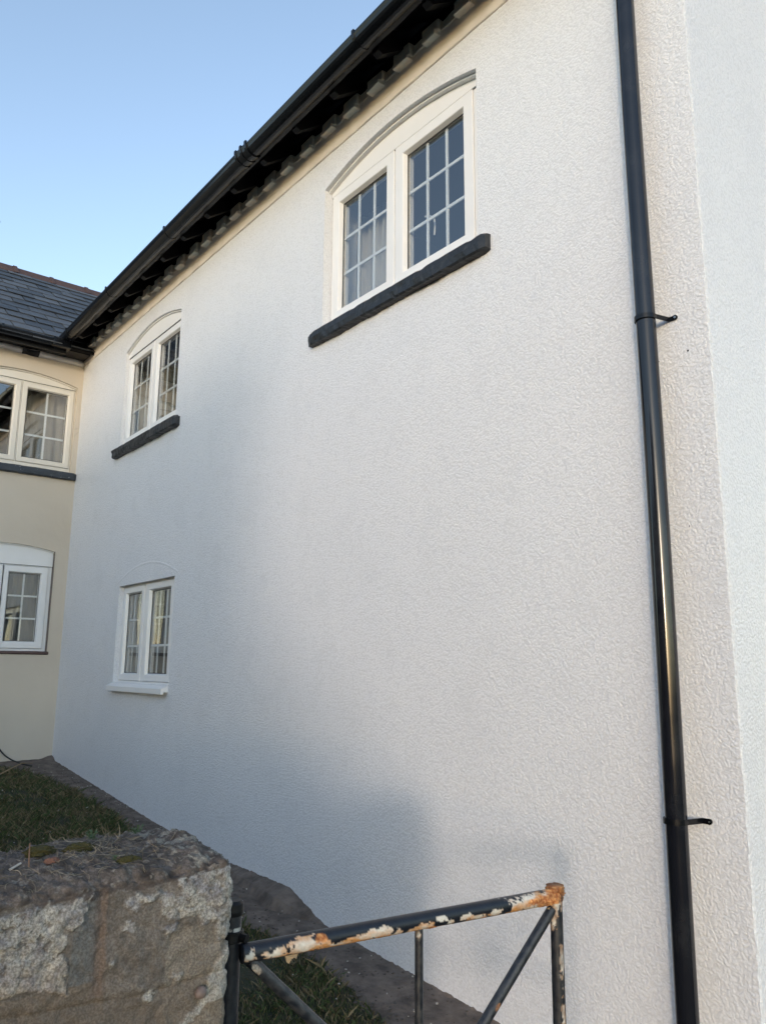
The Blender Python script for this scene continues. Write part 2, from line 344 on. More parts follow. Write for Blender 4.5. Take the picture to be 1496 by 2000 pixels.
def sash_ring(bm, gx0, gx1, gz0, gz1, mg, y, depth=.028, lip=.014):
    rings = []
    for off, yy in ((mg, y+.03), (mg, y+.003), (mg-.003, y), (lip, y), (lip-.004, y+.003), (0, y+depth)):
        rings.append([bm.verts.new(p) for p in ((gx0-off, yy, gz0-off), (gx1+off, yy, gz0-off), (gx1+off, yy, gz1+off), (gx0-off, yy, gz1+off))])
    for A, B in zip(rings, rings[1:]):
        for k in range(4): bm.faces.new((A[k], A[(k+1)%4], B[(k+1)%4], B[k]))
def ring(bm, x0, x1, z0, z1, w, y0, y1):
    box(bm, x0, x0+w, y0, y1, z0, z1); box(bm, x1-w, x1, y0, y1, z0, z1)
    box(bm, x0+w, x1-w, y0, y1, z0, z0+w); box(bm, x0+w, x1-w, y0, y1, z1-w, z1)
def sill_mesh(bm, x0, x1, p, z0, z1, seed=0, back=.06, amp=.006, chew=0):
    n = 90; rows = []
    prof = [(back, z1+.012), (0, z1+.010), (-p*.7, z1+.004), (-p, z1-.010), (-p-.002, (z0+z1)/2), (-p, z0+.010), (-p+.008, z0+.001), (.0, z0), (back, z0)]
    for i in range(n+1):
        X = x0+(x1-x0)*i/n; row = []
        for j, (y, z) in enumerate(prof):
            q = Vector((X*9+seed, j*.6, seed)); d = noise.noise(q)*amp+noise.noise(q*4)*amp*.6
            e = noise.noise(Vector((X*3+seed*2, j*.3, 4)))*amp
            ee = min(1, min(i, n-i)/2.0); yy = y
            if y < 0: yy = y*(.72+.28*ee) + (d+e if y < -.01 else 0)
            cz = (z0+z1)/2; row.append(bm.verts.new((X, yy, cz+(z-cz)*(.86+.14*ee)+d*.8+e-(chew*max(0, noise.noise(Vector((X*14+seed, 0, 0)))) if j < 4 else 0))))
        rows.append(row)
    k = len(prof)
    for A, B in zip(rows, rows[1:]):
        for i in range(k): bm.faces.new((A[i], A[(i+1)%k], B[(i+1)%k], B[i]))
    bm.faces.new(rows[0][::-1]); bm.faces.new(rows[-1])

def window(house, label, op, s, ftop, glasses, gz0, gz1, mg, cols, rows, mat, bar=.017, flat=False, fbot=None, barmat=None):
    x0, x1, zb, zs, rise = op; fb = zb if fbot is None else fbot
    e = .003; yf = s+.008
    bm = bmesh.new(); hz0, hz1 = gz0-mg-e, gz1+mg+e      # fixed frame around the sashes
    cut = [x0+.002]
    for g in glasses: cut += [g[0]-mg-e, g[1]+mg+e]
    cut.append(x1-.002)
    for i in range(0, len(cut), 2):
        if cut[i+1]-cut[i] > .002: box(bm, cut[i], cut[i+1], yf, s+.075, hz0, hz1)
    box(bm, x0+.002, x1-.002, yf, s+.075, fb+.001, hz0-.0005) if hz0 > fb+.004 else None
    box(bm, x0+.002, x1-.002, yf, s+.075, hz1+.0005, ftop) if ftop > hz1+.004 else None
    box(bm, x0+.002, x1-.002, s+.078, s+.085, hz0, hz0+.02)
    w = fin('window', bm, mat, house); w['label'] = label
    for g in glasses:
        bm = bmesh.new(); sash_ring(bm, g[0], g[1], gz0, gz1, mg, s)
        ring(bm, g[0]-.02, g[1]+.02, gz0-.02, gz1+.02, .02, s+.045, s+.07)
        fin('sash', bm, mat, w)
        bm = bmesh.new(); ring(bm, g[0]-.001, g[1]+.001, gz0-.001, gz1+.001, .005, s+.0265, s+.0285); fin('gasket', bm, GASK, w)
        bm = bmesh.new(); box(bm, g[0]-.001, g[1]+.001, s+.029, s+.033, gz0-.001, gz1+.001); fin('pane', bm, GLASS, w)
        bm = bmesh.new()
        for c in range(1, cols):
            X = g[0]+(g[1]-g[0])*c/cols; box(bm, X-bar/2, X+bar/2, s+.036, s+.044, gz0, gz1, .002)
        for q in range(1, rows):
            Z = gz0+(gz1-gz0)*q/rows; box(bm, g[0], g[1], s+.0355, s+.0445, Z-bar/2, Z+bar/2, .002)
        fin('glazing_bars', bm, barmat or UPBAR, w)
    if not flat:      # arched infill panel over the frame
        bm = bmesh.new(); n = 24
        pts = [(x0+.002+(x1-x0-.004)*i/n) for i in range(n+1)]
        for yy in (s-.002, s+.06):
            for a, b in zip(pts, pts[1:]):
                bm.faces.new([bm.verts.new(p) for p in ((a, yy, ftop+.004), (b, yy, ftop+.004), (b, yy, arch(op, b)-.002), (a, yy, arch(op, a)-.002))])
        bm.faces.new([bm.verts.new(p) for p in ((pts[0], s-.002, ftop+.004), (pts[-1], s-.002, ftop+.004), (pts[-1], s+.06, ftop+.004), (pts[0], s+.06, ftop+.004))])
        fin('arch_panel', bm, mat, w)
        bm = bmesh.new()
        for a, b in zip(pts, pts[1:]):
            za, zb_ = arch(op, a)-.0015, arch(op, b)-.0015; y0_, t_ = s*.5, .011
            q = [bm.verts.new(p) for p in ((a, y0_, za), (b, y0_, zb_), (b, y0_, zb_-t_), (a, y0_, za-t_), (a, s+.01, za-t_), (b, s+.01, zb_-t_))]
            bm.faces.new(q[:4]); bm.faces.new((q[3], q[2], q[5], q[4]))
        fin('arch_bead', bm, mat, w)
        bm = bmesh.new(); box(bm, x0+.004, x1-.004, s+.004, s+.05, ftop+.0005, ftop+.0035); fin('panel_seal', bm, GASK, w)
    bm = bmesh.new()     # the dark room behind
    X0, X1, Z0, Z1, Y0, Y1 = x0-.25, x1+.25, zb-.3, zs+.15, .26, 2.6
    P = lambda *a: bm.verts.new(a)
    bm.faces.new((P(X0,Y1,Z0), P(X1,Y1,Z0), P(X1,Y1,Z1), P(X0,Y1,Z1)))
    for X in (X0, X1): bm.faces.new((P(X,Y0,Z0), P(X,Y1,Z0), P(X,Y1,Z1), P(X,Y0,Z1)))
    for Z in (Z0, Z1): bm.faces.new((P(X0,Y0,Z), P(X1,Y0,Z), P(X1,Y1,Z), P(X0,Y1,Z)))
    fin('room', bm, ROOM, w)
    return w
def curtain(label, root_at, rotz, xs, z0, z1, y, mat, folds, group=None, sway=0):
    n = int((xs[1]-xs[0])*260); m2 = 14; V = []; F = []
    for i in range(n+1):
        t = i/n; X = xs[0]+(xs[1]-xs[0])*t
        for j in range(m2+1):
            v = j/m2; Z = z1+(z0-z1)*v
            ph = X*folds*6.283+1.3*noise.noise(Vector((X*4, v*.7, 2)))
            V.append((X+sway*v*v*(t-.5), y+.022*math.sin(ph)+.008*math.sin(ph*2.3+v), Z))
    for i in range(n):
        for j in range(m2): a = i*(m2+1)+j; F.append((a, a+m2+1, a+m2+2, a+1))
    me = bpy.data.meshes.new('curtain'); me.from_pydata(V, [], F); me.materials.append(mat); me.shade_smooth()
    o = link('curtain', me); o.location = Vector(root_at)+Vector((0, 0, EYE)); o.rotation_euler = (0, 0, rotz)
    md = o.modifiers.new('thickness', 'SOLIDIFY'); md.thickness = .002
    return tag(o, label, 'curtain', group)

def slates(bm, x0, x1, y0, z0, y1, z1, w=.27, gauge=.205, th=.007):
    """slates lying on the slope from the eave (y0,z0) up to the ridge (y1,z1), along x."""
    L = math.hypot(y1-y0, z1-z0); d = Vector((0, (y1-y0)/L, (z1-z0)/L)); nrm = Vector((0, -d.z, d.y)); rows = int(L/gauge)+1
    for q in range(rows):
        off = (q % 2)*w/2; X = x0-off
        while X < x1:
            jg = random.uniform(.004, .010); a, b = max(X+jg, x0), min(X+w-.004, x1)
            if b-a > .02:
                s0 = q*gauge-.01+random.uniform(-.006, .006); s1 = min(s0+gauge*1.9, L); lift = .006+random.uniform(0, .009)
                B = Vector((0, y0, z0)); sk2 = random.uniform(-.004, .004)
                p = [B+d*(s0+sk2)+nrm*(lift+.012), B+d*(s0-sk2)+nrm*(lift+.012), B+d*s1+nrm*lift*.3, B+d*s1+nrm*lift*.3]
                vs = [bm.verts.new((xx, v.y, v.z)) for xx, v in zip((a, b, b, a), p)]
                v2 = [bm.verts.new(v.co-nrm*th) for v in vs]
                bm.faces.new(vs); bm.faces.new(v2[::-1])
                for k in range(4): bm.faces.new((vs[k], v2[k], v2[(k+1)%4], vs[(k+1)%4]))
            X += w
def gutter(bm, x0, x1, yc, zt, rad=.056):
    n = 12; prof = [(yc+rad*math.cos(math.pi+math.pi*i/n), zt+rad*math.sin(math.pi+math.pi*i/n)*1.1) for i in range(n+1)]
    inner = [(yc+(rad-.004)*math.cos(math.pi+math.pi*i/n), zt+(rad-.004)*math.sin(math.pi+math.pi*i/n)*1.1) for i in range(n+1)]
    prism(bm, [(yc-rad-.003, zt+.005), (yc-rad-.003, zt-.006)]+prof[1:-1]+[(yc+rad+.003, zt-.006), (yc+rad+.003, zt+.005)]+inner[::-1], x0, x1, 1)
def clip(bm, X, yc, zt, rad=.056, w=.02, ex=.006):
    n = 14; R0 = rad+ex; prof = [(yc+R0*math.cos(math.pi+math.pi*i/n), zt+.004+R0*math.sin(math.pi+math.pi*i/n)*1.1) for i in range(n+1)]
    inner = [(yc+(rad+.001)*math.cos(math.pi+math.pi*i/n), zt+.006+(rad+.001)*math.sin(math.pi+math.pi*i/n)*1.1) for i in range(n+1)]
    prism(bm, [(yc-R0, zt+.016)]+prof+[(yc+R0, zt+.016)]+inner[::-1], X-w/2, X+w/2)
    box(bm, X-w/2, X+w/2, yc-R0-.001, yc-R0+.014, zt+.0155, zt+.021, .002)

# ------------------------------------------------------------------ white house
HB = (-4.75, 1.5, gz(-4.75))
WH = thing('white_house', 'freshly painted white rendered house with black gutter, arched windows and black sills', 'house', HB)
OP1 = (-3.68, -2.372, 1.985, 2.885, .105); OP2 = (-6.976, -5.76, 1.955, 2.865, .105); OP3 = (-6.73, -5.59, -.155, .65, 0.0)
bm = bmesh.new()
wall_mesh(bm, -8.228, -1.35, -1.6, 3.30, [OP1, OP2, OP3], bottom=lambda X: gz(X)-.1)
prev = None; zz = -1.65       # rough worked corner and the start of the return wall
while zz <= 3.301:
    j = .003*noise.noise(Vector((0, 0, zz*9)))+.0025*noise.noise(Vector((3, 0, zz*40)))+.002*noise.noise(Vector((9, 0, zz*90)))
    row = [bm.verts.new(p) for p in ((-1.35, 0, zz), (-1.305, -.001+j*.6, zz), (-1.291+j*1.3, -.001+j*.5, zz), (-1.288+j*.8, .010, zz), (-1.290, .014, zz))]
    if prev:
        for a in range(4): bm.faces.new((prev[a], row[a], row[a+1], prev[a+1]))
    prev = row; zz += .012
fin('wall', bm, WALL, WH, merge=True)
bm = bmesh.new(); bm.faces.new([bm.verts.new(p) for p in ((-1.290, .014, -1.65), (-1.290, 5.2, -1.65), (-1.290, 5.2, 3.3), (-1.290, 2.6, 5.3), (-1.290, .014, 3.3))])
bm.faces.new([bm.verts.new(p) for p in ((-1.54, .26, -1.65), (-1.54, 5.2, -1.65), (-1.54, 5.2, 3.3), (-1.54, 2.6, 5.3), (-1.54, .26, 3.3))])
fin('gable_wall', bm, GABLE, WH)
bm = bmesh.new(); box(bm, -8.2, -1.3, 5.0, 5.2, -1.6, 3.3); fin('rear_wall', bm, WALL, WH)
bm = bmesh.new(); pr_ = None          # faint line of the old arch above the ground floor window
for i in range(41):
    t_ = -1+i/20; X = -6.16+.62*t_; zt = .675+.125*(1-t_*t_)
    row = [bm.verts.new((X, y, zt+z)) for y, z in ((.001, -.012), (-.0016, -.006), (-.0022, 0), (-.0012, .008), (.001, .014))]
    if pr_:
        for a in range(4): bm.faces.new((pr_[a], row[a], row[a+1], pr_[a+1]))
    pr_ = row
fin('old_arch_line', bm, WALL, WH, smooth=True)
# drilled holes beside the pipe
for X, Z in ((-1.371, 1.088), (-1.487, 1.083), (-1.41, .47)):
    bm = bmesh.new(); tube(bm, [(X, -.0012, Z), (X, .004, Z)], .0035 if Z > 1 else .002, 8); fin('drill_hole', bm, GASK, WH)
# plaster band under the eaves and the dentil course
bm = bmesh.new(); prism(bm, [(0.0, 3.106), (-.009, 3.109), (-.011, 3.117), (-.012, 3.15), (-.016, 3.18), (-.024, 3.21), (-.030, 3.235), (-.028, 3.262), (0, 3.262)][::-1], -8.226, -1.29, 340, .0035); fin('plaster_band', bm, BAND, WH, smooth=True)
bm = bmesh.new(); prism(bm, [(-.002, 3.228), (-.036, 3.228), (-.036, 3.278), (-.002, 3.278)], -8.224, -1.295, 340, .006)
k = 0; X = -8.17
while X < -1.35:
    w = .135+random.uniform(-.012, .01); z1 = 3.302+random.uniform(-.010, .006); p = .056+random.uniform(-.006, .006)
    v = box(bm, X, X+w, -p, .002, 3.228+random.uniform(-.006, .006), z1, .010)
    box(bm, X+.006, X+w-.012, -p-.012+random.uniform(-.003, .003), -.02, 3.208+random.uniform(-.006, .004), 3.236, .006)
    X += .2375
for v in bm.verts:
    q = v.co*16; v.co += Vector((noise.noise(q), noise.noise(q+Vector((9, 0, 0))), noise.noise(q+Vector((0, 9, 0)))))*.006
fin('dentil_course', bm, DENT, WH)
bm = bmesh.new(); box(bm, -8.2, -1.32, .002, .2, 3.301, 3.40); fin('wall_plate', bm, TIM, WH)
# roof
TP = .754
def zr(Y): return 3.275+TP*(Y+.31)
bm = bmesh.new(); prism(bm, [(-.31, zr(-.31)), (2.6, zr(2.6)), (5.5, zr(-.31)), (5.5, zr(-.31)-.03), (2.6, zr(2.6)-.03), (-.31, zr(-.31)-.03)], -8.20, -1.1); fin('roof_boarding', bm, TIM, WH)
bm = bmesh.new(); slates(bm, -8.20, -1.08, -.30, zr(-.30)+.003, 2.6, zr(2.6)+.003); fin('roof', bm, SLATE, WH)
bm = bmesh.new(); prism(bm, [(-.262, 3.212), (-.240, 3.212), (-.240, 3.30), (-.262, 3.285)], -7.9, -1.1, 60, .004); fin('fascia_board', bm, TIM, WH)
bm = bmesh.new(); prism(bm, [(-.238, 3.285), (-.238, 3.293), (0.02, 3.293+.26*TP*.95), (0.02, 3.285+.26*TP*.95)], -7.9, -1.12); fin('soffit_board', bm, TIM, WH)
base = None
for k in range(18):
    X = -8.06+k*.3985
    if base is None:
        bm = bmesh.new(); b0 = 3.185; prism(bm, [(-.236, 3.295), (-.236, b0+.012), (-.205, b0), (-.03, b0+.175*TP), (.2, b0+.36), (.2, b0+.52)], -.025, .025, 1)
        base = fin('rafter_tail', bm, TIM, WH); base.location.x += X; mesh = base.data; loc0 = base.location.copy(); X00 = X
    else:
        o = base.copy(); C.objects.link(o); o.parent = WH; o.location = loc0+Vector((X-X00, random.uniform(-.006, .006), random.uniform(-.004, .004)))
# gutter
YC, ZT = -.303, 3.255
bm = bmesh.new(); gutter(bm, -7.93, -1.05, YC, ZT); gt = fin('gutter', bm, GUT, WH, smooth=False)
for X in (-5.34, -6.6, -7.72, -2.91, -1.7):
    bm = bmesh.new(); clip(bm, X, YC, ZT); fin('gutter_bracket', bm, GUT, gt)
bm = bmesh.new()
for X in (-4.06, -4.125, -4.19): clip(bm, X, YC, ZT, ex=.011, w=.022)
gutter(bm, -4.20, -4.05, YC, ZT+.001, .0605); fin('gutter_union', bm, GUT, gt)
# windows
w1 = window(WH, 'large upper double window nearest the drainpipe', OP1, .055, 2.845, [(-3.592, -3.15), (-2.985, -2.532)], 2.085, 2.778, .078, 3, 3, UPVC, bar=.018)
w2 = window(WH, 'smaller-looking upper double window near the inner corner', OP2, .03, 2.808, [(-6.89, -6.44), (-6.285, -5.84)], 2.035, 2.735, .065, 3, 3, UPVC, bar=.019)
w3 = window(WH, 'ground floor double window with a white sill', OP3, .035, .648, [(-6.645, -6.31), (-6.14, -5.735)], -.077, .575, .060, 3, 3, UPVC, bar=.017, flat=True)
bm = bmesh.new(); sill_mesh(bm, -3.775, -2.298, .046, 1.872, 1.957, 1, amp=.009, chew=.012); fin('window_sill', bm, SILL, w1)
bm = bmesh.new(); sill_mesh(bm, -7.06, -5.665, .052, 1.842, 1.928, 5, amp=.010, chew=.025); fin('window_sill', bm, SILL, w2)
bm = bmesh.new(); prism(bm, [(.05, -.150), (.02, -.152), (-.045, -.180), (-.052, -.184), (-.052, -.222), (-.034, -.222), (-.030, -.206), (.0, -.206), (.05, -.206)], -6.74, -5.60); fin('window_sill', bm, UPVC, w3)
bm = bmesh.new(); tube(bm, [(-2.90+.03, .105, 2.36), (-2.86, .13, 2.37), (-2.835, .14, 2.35), (-2.828, .14, 2.30), (-2.835, .14, 2.25)], .005, 10); fin('window_handle', bm, UPVC, w1)
curtain('white net curtain behind the left sash of the large upper window', (0, 0, 0), 0, (-3.84, -3.50), 1.95, 2.86, .36, NET, 14)
curtain('beige pleated curtain behind the upper window next to the inner corner', (0, 0, 0), 0, (-7.0, -5.9), 1.96, 2.84, .30, BEIGE, 11)
curtain('grey pleated curtain behind the ground floor window of the white house', (0, 0, 0), 0, (-6.8, -5.56), -.14, .66, .30, GREYC, 12)
# drainpipe
PX, PY = -1.483, -.074
bm = bmesh.new(); tube(bm, [(PX+.004, PY-.02, 3.4), (PX+.004, PY-.004, 3.02)] + [(PX+.004*math.cos(z*1.3), PY+.003*math.sin(z*2), z) for z in np.linspace(2.9, -1.50, 24)], .034, 48)
dp = fin('drainpipe', bm, PIPE, WH, smooth=True); dp.data.shade_smooth()
bm = bmesh.new(); tube(bm, [(PX, YC, 3.20), (PX, YC, 3.14), (PX, PY-.13, 3.03), (PX+.003, PY, 2.98)], .036, 24); fin('swan_neck', bm, PIPE, dp, smooth=True)
for Z, ry in ((1.225, .0), (-.478, .0)):
    bm = bmesh.new(); n = 26; rr0 = .0352; rr1 = .0385
    A = []
    for i in range(n+1):
        t = math.pi*(-.0)+math.pi+math.pi*i/n       # front half: from -x round the front to +x
        A.append((PX+rr1*math.cos(t), PY+rr1*math.sin(t)))
    outer = [(PX-.066, -.0015), (PX-.050, -.0015), (PX-rr1, -.03)]+A+[(PX+rr1, PY+.012), (PX+.052, -.0045), (PX+.074, -.0045)]
    inner = [(x_*1.0, y_) for x_, y_ in outer]
    h = .0085; ring0 = []
    th = .003
    def offs(P):
        out = []
        for i, p in enumerate(P):
            a = Vector(P[max(0, i-1)]); b = Vector(P[min(len(P)-1, i+1)]); d = (b-a).normalized(); nn = Vector((d.y, -d.x)); out.append((p[0]-nn.x*th, p[1]-nn.y*th))
        return out
    B = offs(outer)
    for P0, P1, Q0, Q1 in zip(outer, outer[1:], B, B[1:]):
        a, b, c, d = [bm.verts.new((p[0], p[1], Z-h)) for p in (P0, P1, Q1, Q0)]; e2, f2, g2, h2 = [bm.verts.new((p[0], p[1], Z+h)) for p in (P0, P1, Q1, Q0)]
        for q in ((a, b, f2, e2), (d, c, g2, h2), (a, b, c, d), (e2, f2, g2, h2)): bm.faces.new(q)
    for ex in (PX+.074, PX-.066): tube(bm, [(ex, -.0068, Z), (ex, -.0015, Z)], .0092, 16)
    br = fin('pipe_bracket', bm, GUT, dp, merge=True)
bm = bmesh.new(); tube(bm, [(PX+.075, -.0095, 1.225), (PX+.075, -.0062, 1.225)], .004, 12); fin('bracket_screw', bm, STEEL, dp)
bm = bmesh.new(); tube(bm, [(PX+.075, -.0095, -.478), (PX+.075, -.0062, -.478)], .003, 12); fin('bracket_screw', bm, STEEL, dp)
fillet.parent = WH; fillet.location = -Vector(HB)

# ------------------------------------------------------------------ cream house (local x = along its wall, local y = into it)
CX = -8.228; CB = (-1.5, .2, gz(CX))
CH = thing('cream_house', 'cream rendered house wing with slate roof and white casement windows', 'house', CB, (CX, 0, 0), R(90))
fillet2.parent = CH; fillet2.matrix_parent_inverse = Matrix.Identity(4)
fillet2.location = Matrix.Rotation(-R(90), 4, 'Z') @ Vector((-CX, 0, 0)) - Vector(CB); fillet2.rotation_euler = (0, 0, -R(90))
OC1 = (-1.12, -.05, 1.93, 2.858, .075); OC2 = (-1.04, -.138, .10, 1.100, .05)
bm = bmesh.new(); wall_mesh(bm, -4.2, 0.02, -1.2, 3.24, [OC1, OC2]); box(bm, .02, 3.2, .0, .25, -1.2, 3.24); box(bm, -4.2, 3.2, 3.75, 4.0, -1.2, 3.24)
box(bm, -4.2, -3.95, .251, 3.749, -1.2, 3.24); fin('wall', bm, CREAM, CH, merge=True)
c1 = window(CH, 'upper cream-white casement window with an arched head and black sill', OC1, .045, 2.835, [(-1.035, -.652), (-.520, -.125)], 2.045, 2.765, .058, 2, 3, UPVCC, bar=.02)
c2 = window(CH, 'ground floor white casement window with a deep arched panel', OC2, .03, .945, [(-.955, -.655), (-.532, -.245)], .205, .865, .070, 2, 3, UPVC, bar=.017)
bm = bmesh.new(); sill_mesh(bm, -1.3, -.002, .045, 1.852, 1.925, 9, amp=.005); fin('window_sill', bm, SILLW, c1)
bm = bmesh.new(); sill_mesh(bm, -1.16, -.118, .015, .078, .100, 12, amp=.002); fin('window_sill', bm, RTILE, c2)
bm = bmesh.new(); prism(bm, [(-.004, .10), (-.004, 1.10), (.05, 1.10), (.05, .10)], -.142, -.134, 1)   # raw brick edge left round the opening
for v in bm.verts: v.co.x += .003*noise.noise(v.co*30)
fin('rough_reveal', bm, MORT, c2)
curtain('beige curtain behind the upper window of the cream house', (CX, 0, 0), R(90), (-.60, -.06), 1.95, 2.84, .28, BEIGE, 5)
curtain('pale curtain pulled aside behind the ground floor window of the cream house', (CX, 0, 0), R(90), (-.42, -.20), .12, .95, .28, GREYC, 9, sway=.35)
def zc(y): return 3.16+.754*(y+.33)
bm = bmesh.new(); prism(bm, [(-.33, zc(-.33)-.03), (-.33, zc(-.33)), (2.0, zc(2.0)), (4.33, zc(-.33)), (4.33, zc(-.33)-.03), (2.0, zc(2.0)-.03)], -4.4, 3.4); fin('roof_boarding', bm, TIM, CH)
bm = bmesh.new(); slates(bm, -4.4, 3.4, -.35, zc(-.35)+.004, 2.0, zc(2.0)+.004, w=.29, gauge=.205); fin('roof', bm, SLATE, CH)
rt = None
for k in range(17):
    bm = bmesh.new(); X = -4.4+k*.45
    prof = [(1.87, zc(1.87)+.012), (1.88, zc(1.88)+.03), (1.96, zc(1.96)+.055), (2.0, zc(2.0)+.06), (2.04, zc(1.96)+.055), (2.12, zc(1.88)+.03), (2.13, zc(1.87)+.012), (2.0, zc(2.0)+.02)]
    dz = random.uniform(-.006, .006); prism(bm, [(y, z+dz) for y, z in prof], X+.004, X+.446)
    prism(bm, [(2.0+(y-2.0)*1.06, z+dz+.012) for y, z in prof], X+.405, X+.452)
    fin('ridge_tile', bm, RIDGE, CH)
bm = bmesh.new(); box(bm, -4.4, -.27, -.262, -.240, 3.10, 3.20); fin('fascia_board', bm, TIM, CH)
bm = bmesh.new(); box(bm, -4.4, -.02, -.238, -.002, 3.155, 3.168); fin('soffit_board', bm, TIM, CH)
bm = bmesh.new(); prism(bm, [(.0, 3.10), (-.022, 3.115), (-.03, 3.154), (0, 3.154)], -4.2, -.01, 160, .012); fin('ragged_mortar', bm, BAND, CH, smooth=True)
bm = bmesh.new(); gutter(bm, -4.4, -.36, -.303, 3.20, .056); g2 = fin('gutter', bm, GUT, CH)
for X in (-.9, -1.9, -2.9):
    bm = bmesh.new(); clip(bm, X, -.303, 3.20); fin('gutter_bracket', bm, GUT, g2)
bm = bmesh.new(); clip(bm, -.42, -.303, 3.20, ex=.009); box(bm, -.43, -.25, -.366, -.242, 3.13, 3.215, .01); fin('gutter_corner', bm, GUT, g2)
bm = bmesh.new(); prism(bm, [(-.004, 3.095), (-.05, 3.11), (-.06, 3.13), (0, 3.13)], -.63, -.47, 14, .03); fin('broken_soffit_piece', bm, TIM, CH)

# ------------------------------------------------------------------ small things by the cream house
bm = bmesh.new()
P = [(-8.16, -.80, -.40), (-8.20, -.58, -.66), (-8.19, -.47, -.82), (-8.13, -.40, -.885), (-8.02, -.36, -.905), (-7.9, -.33, -.915), (-7.8, -.28, -.925)]
cv = []
for i in range(len(P)-1):
    for t in (0, .25, .5, .75):
        p0, p1, p2, p3 = [Vector(P[max(0, min(len(P)-1, i+q))]) for q in (-1, 0, 1, 2)]
        cv.append(.5*((2*p1)+(p2-p0)*t+(2*p0-5*p1+4*p2-p3)*t*t+(3*p1-p0-3*p2+p3)*t**3))
tube(bm, cv, .007, 8); tag(fin('cable', bm, CABLE, smooth=True), 'black cable hanging down the foot of the cream wall onto the path', 'cable')
bm = bmesh.new(); tube(bm, [(-7.40, -.72, -.955), (-7.6, -.52, -.905), (-7.75, -.40, -.885), (-7.84, -.28, -.90)], [.006, .006, .005, .003], 7); tag(fin('plant_stalk', bm, STALK, smooth=True), 'long pale dead plant stalk lying over the lawn below the cable', 'stalk')
bm = bmesh.new(); a = Vector((-10.0, 1.81-0.0, 5.42))
tube(bm, [(-10, -1.6, 5.40), (-10.0, -.69, 5.43)], .012, 8); tube(bm, [(-10, -.70, 5.36), (-10, -.665, 5.40), (-10, -.69, 5.47)], [.02, .03, .012], 8)
tube(bm, [(-10, -1.6, 4.2), (-10, -1.6, 5.9)], .018, 8)
t = thing('television_aerial', 'grey metal aerial tip poking in over the cream house roof at the left edge', 'aerial', (-10, -1.6, 4.2)); fin('aerial_rod', bm, AER, t)

# ------------------------------------------------------------------ foreground stone wall
SX0, SX1, SY0, SY1, SZ0, SZ1 = -1.765, -1.42, -4.3, -1.668, -1.62, -.345
def npoly(poly, y, z):
    """signed distance to polygon in (y,z); negative inside"""
    d = 1e9; inside = False; n = len(poly)
    for i in range(n):
        ax, ay = poly[i]; bx_, by_ = poly[(i+1)%n]; ex, ey = bx_-ax, by_-ay; wx, wy = y-ax, z-ay
        t = max(0, min(1, (wx*ex+wy*ey)/(ex*ex+ey*ey+1e-12))); d = min(d, math.hypot(wx-ex*t, wy-ey*t))
        if (ay > z) != (by_ > z) and y < (bx_-ax)*(z-ay)/(by_-ay)+ax: inside = not inside
    return -d if inside else d
LP = [(-2.35, -.40), (-2.082, -.395), (-2.03, -.39), (-2.005, -.385), (-1.98, -.395), (-1.935, -.383), (-1.946, -.411), (-1.971, -.443), (-1.991, -.468), (-1.969, -.475), (-1.97, -.531), (-2.019, -.512), (-2.069, -.515), (-2.35, -.52)]
RP = [(-1.777, -.380), (-1.72, -.372), (-1.675, -.366), (-1.66, -.40), (-1.66, -.48), (-1.685, -.505), (-1.697, -.495), (-1.701, -.465), (-1.715, -.462), (-1.732, -.470), (-1.742, -.452), (-1.783, -.450), (-1.812, -.437), (-1.800, -.418), (-1.779, -.411)]
MP = [(-1.882, -.409), (-1.865, -.398), (-1.843, -.401), (-1.825, -.395), (-1.802, -.395), (-1.787, -.41), (-1.80, -.425), (-1.822, -.413), (-1.845, -.412), (-1.857, -.424), (-1.875, -.42)]
LS = [(-1.655, -.50), (-1.691, -.525), (-1.712, -.556), (-1.731, -.605), (-1.763, -.622), (-1.80, -.70), (-1.655, -.70)]
BL = [(-1.872, -.446, .011), (-1.798, -.468, .006), (-1.785, -.462, .005), (-1.771, -.543, .009), (-1.829, -.568, .008), (-1.806, -.566, .004), (-1.90, -.50, .005)]
def N(v, s, o=0): return noise.fractal(Vector((v.x*s+o, v.y*s, v.z*s)), 1.0, 2.0, 4)
